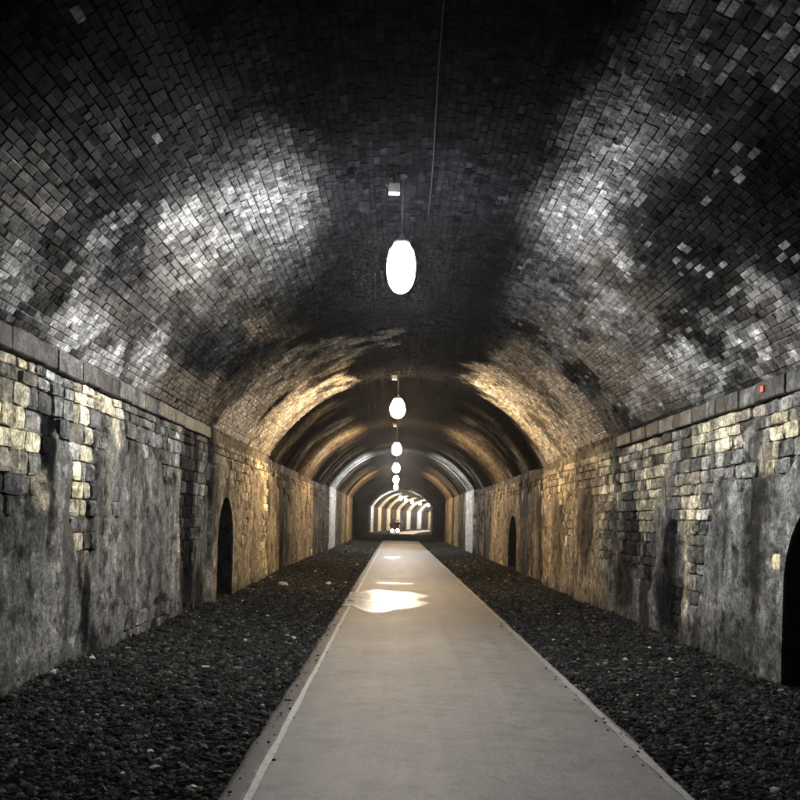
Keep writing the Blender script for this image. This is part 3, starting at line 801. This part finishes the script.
# ---------------------------------------------------------------- pendant lamps
COOL, WARM, WHITE = (.96, .98, 1.0), (1.0, .72, .42), (1.0, .93, .82)
LAMP_Z = 4.59
LAMPS = [(-16.4, COOL, 120, 'pendant lamp behind the photographer, second one back'), (-3.0, COOL, 200, 'pendant lamp just behind the photographer'),
         (10.4, COOL, 950, 'large white pendant lamp, nearest in view under the black crown'), (23.7, WARM, 820, 'warm pendant lamp, second in the row from the nearest'),
         (37.3, WARM, 1000, 'warm pendant lamp, third in the row from the nearest'), (50.8, COOL, 1600, 'white pendant lamp, fourth in the row from the nearest'),
         (65.0, WARM, 1400, 'warm pendant lamp, fifth in the row from the nearest'), (80.0, WARM, 70, 'dim warm pendant lamp, sixth in the row, before the black section'),
         (120.0, COOL, 1700, 'white pendant lamp, first beyond the black section'), (132.0, WARM, 1700, 'warm pendant lamp, second beyond the black section'), (144.0, WARM, 1700, 'warm pendant lamp, third beyond the black section'),
         (156.0, WARM, 1700, 'warm pendant lamp, fourth beyond the black section'), (168.0, WHITE, 1700, 'white pendant lamp, fifth beyond the black section'), (180.0, COOL, 1700, 'bluish white pendant lamp, sixth beyond the black section'),
         (193.0, WARM, 1700, 'warm pendant lamp, seventh beyond the black section'), (206.0, WARM, 900, 'warm pendant lamp, eighth beyond the black section')]
globe_prof = [(.035, -.285), (.085, -.26), (.128, -.195), (.154, -.10), (.16, 0.0), (.152, .10), (.128, .19), (.085, .255)]
for i, (y, colr, st, label) in enumerate(LAMPS):
    x = float(pc(y)) + (0.0 if y < 106 else .1)
    crown = ARC_Z + math.sqrt((ARC_R + float(sec_off(y))) ** 2 - (x - float(xc(y))) ** 2)
    r = empty('pendant_lamp', (x, y, LAMP_Z)); tag(r, label, 'lamp', 'pendant lamps hanging in a row down the tunnel')
    n = 14 if y < 60 else 8
    MB().lathe((0, 0, 0), globe_prof if y < 12 else [(a * 1.2, b * .8 + (.05 if b > .2 else 0)) for a, b in globe_prof], n).build('globe', glow('lamp_glow', colr, st * .55), r, smooth=True)
    MB().lathe((0, 0, 0), [(.085, .252), (.095, .262), (.085, .30), (.045, .33), (.03, .37)], n).build('cap', M_METAL, r, smooth=True)
    MB().tube([(0, 0, .34), (0, 0, crown - LAMP_Z + .03)], .011, 6).build('rod', M_METAL, r)
    MB().lathe((0, 0, crown - LAMP_Z - .05), [(.06, .05), (.06, .03), (.02, 0)][::-1], 10).build('ceiling_rose', M_CABLE, r)
    if y < 60:
        bx = MB().box((-.10, 0, crown - LAMP_Z - .17), (.125, .09, .115), .008).build('junction_box', M_BOX, r)
        MB().tube([(-.10, 0, crown - LAMP_Z - .115), (-.10, 0, crown - LAMP_Z + .02)], .02, 6).build('hanger', M_METAL, bx)
        MB().tube([(-.165, 0, crown - LAMP_Z - .14), (-.19, 0, crown - LAMP_Z - .12), (-.2, 0, crown - LAMP_Z - .05)], .012, 6).build('gland', M_METAL, bx)

# cable clipped along the crown
m = MB(); pts = []
for y in np.arange(4, 107, 1.0):
    x = .30 + .03 * math.sin(y * .7); off = float(sec_off(y)); z = ARC_Z + ARC_R + off - .03 - .02 * math.sin(y * 2.1) ** 2
    pts.append((x, y, z))
cable = m.tube(pts, .008, 6).build('cable', M_CABLE)
tag(cable, 'thin dark cable running along the crown of the vault', 'cable')

# ---------------------------------------------------------------- small things
k, y, z = survey(767, 382)
m = MB().box((XC + HW - .05, y, min(z, SPR - .1)), (.02, .085, .075), .004).build('marker_plate', M_RED)
tag(m, 'small red square marker on the right wall near the vault springing', 'marker')
def litter(px, py, s, label, mat=M_LITTER):
    kk, y, x = survey(px, py)
    if kk != 'ground': print('litter off ground', px, py, kk); return
    bv, bf = ico(); rs = np.random.default_rng(int(px))
    V = bv * rs.uniform(.6, 1.3, (12, 1)) * np.array([s, s * .8, s * .5])
    o = link('litter', mesh_np('litter', V, bf), mat); o.location = (x, y, float(bed_z(np.array(y), np.array(x))) + s * .35)
    tag(o, label, 'litter', 'scraps of litter on the ballast')
litter(283, 587, .13, 'crumpled white litter by the foot of the left wall past the niche')
litter(329, 584, .10, 'small white scrap on the ballast left of the puddle')
litter(92, 668, .05, 'white scrap at the foot of the left wall below the black streak')
litter(206, 668, .045, 'pale scrap lying midway between left wall and path')
litter(670, 662, .05, 'white scrap lying near the foot of the right wall')
litter(638, 693, .03, 'tiny white scrap on the ballast right of the path')

# thin haze added to give the lamps a soft, lens-like glow
hm = bpy.data.materials.new('glow_haze'); hm.use_nodes = True; nt = hm.node_tree; nt.nodes.clear()
hv = node(nt, 'ShaderNodeVolumePrincipled'); hv.inputs['Density'].default_value = .00024; hv.inputs['Color'].default_value = (.92, .94, .97, 1); hv.inputs['Anisotropy'].default_value = .8
ho = node(nt, 'ShaderNodeOutputMaterial'); nt.links.new(hv.outputs[0], ho.inputs['Volume'])
hz = MB().box((10, 106, 2.6), (60, 268, 7.6)).build('haze', hm, kind='stuff'); tag(hz, 'thin haze added to give the lamps a soft glow', 'haze')

# two far cyclists coming on with headlamps lit
def cyclist(x, y, label, tint, lean):
    r = empty('cyclist', (x, y, 0)); tag(r, label, 'cyclist', 'far cyclists riding towards the camera')
    dark = plain('bicycle_black', (.03, .03, .035), .4); cl = plain('rider_clothes', tint, .8); skin = plain('skin', (.42, .28, .2), .6)
    for yy in (-.52, .52):
        w = MB(); pts = [(0, yy + .33 * math.cos(a), .345 + .33 * math.sin(a)) for a in np.linspace(0, 2 * math.pi, 21)]
        wo_ = w.tube(pts, .018, 6).build('wheel', dark, r)
        h = MB()
        for a in np.linspace(0, math.pi, 6)[:-1]:
            h.tube([(0, yy - .32 * math.cos(a), .345 - .32 * math.sin(a)), (0, yy + .32 * math.cos(a), .345 + .32 * math.sin(a))], .003, 4)
        h.build('spokes', dark, wo_)
    f = MB()
    for a, b in (((0, .52, .345), (0, .22, .87)), ((0, .16, .33), (0, .24, .92)), ((0, .16, .33), (0, -.36, .78)), ((0, .22, .84), (0, -.36, .86)), ((0, .16, .33), (0, .52, .345)), ((0, -.36, .98), (0, -.52, .345))):
        f.tube([a, b], .02, 6)
    f.build('frame', dark, r)
    MB().tube([(-.28, -.34, 1.02), (0, -.4, 1.0), (.28, -.34, 1.02)], .015, 6).build('handlebar', dark, r)
    MB().box((0, .24, .94), (.15, .26, .05), .015).build('saddle', dark, r)
    me = bpy.data.meshes.new('rider')
    J = {'p': (0, .22, 1.0), 'c': (0, .02, 1.3), 'n': (0, -.08, 1.48), 'h': (0, -.13, 1.62), 'sl': (-.19, -.04, 1.42), 'el': (-.3, -.16, 1.2), 'wl': (-.27, -.34, 1.06), 'sr': (.19, -.04, 1.42), 'er': (.3, -.16, 1.2), 'wr': (.27, -.34, 1.06),
         'hl': (-.1, .2, .98), 'kl': (-.13, -.16, .78 + lean), 'al': (-.12, .08, .30 + lean), 'fl': (-.12, -.06, .26 + lean), 'hr': (.1, .2, .98), 'kr': (.13, -.1, .62 - lean * .4), 'ar': (.12, .1, .2), 'fr': (.12, -.04, .15)}
    rad = {'p': .15, 'c': .16, 'n': .065, 'h': .10, 'sl': .075, 'el': .052, 'wl': .035, 'sr': .075, 'er': .052, 'wr': .035, 'hl': .095, 'kl': .065, 'al': .045, 'fl': .04, 'hr': .095, 'kr': .065, 'ar': .045, 'fr': .04}
    ks = list(J); E = ['pc', 'cn', 'nh', ('c', 'sl'), ('sl', 'el'), ('el', 'wl'), ('c', 'sr'), ('sr', 'er'), ('er', 'wr'), ('p', 'hl'), ('hl', 'kl'), ('kl', 'al'), ('al', 'fl'), ('p', 'hr'), ('hr', 'kr'), ('kr', 'ar'), ('ar', 'fr')]
    me.from_pydata([J[q] for q in ks], [(ks.index(e[0]), ks.index(e[1])) for e in E], [])
    o = link('rider', me, cl, r)
    o.modifiers.new('skin', 'SKIN'); o.modifiers.new('sub', 'SUBSURF').levels = 1
    sv = me.skin_vertices[0].data if me.skin_vertices else None
    if sv:
        for i, q in enumerate(ks): sv[i].radius = (rad[q], rad[q])
        sv[0].use_root = True
    MB().lathe((0, -.14, 1.66), [(.115, 0), (.118, .04), (.09, .1), (.04, .13)], 10).build('helmet', dark, r, smooth=True)
    lamp = MB().lathe((0, 0, 0), [(.04, -.1), (.15, 0), (.17, .03)], 12).build('headlamp', dark, r, smooth=True)
    lamp.location = (0, -.62, .62); lamp.rotation_euler = (R_(95), 0, 0)
    MB().lathe((0, 0, .032), [(.168, 0), (.14, .04), (.06, .07)], 12).build('lens', glow('headlamp_glow', (1, .97, .92), 90), lamp, smooth=True)
cyclist(-.24, 95.0, 'far cyclist with bright white headlamp, the one nearer the left wall', (.22, .19, .15), .08)
cyclist(.30, 99.0, 'far cyclist with smaller white headlamp, just right of the first', (.06, .05, .05), -.02)
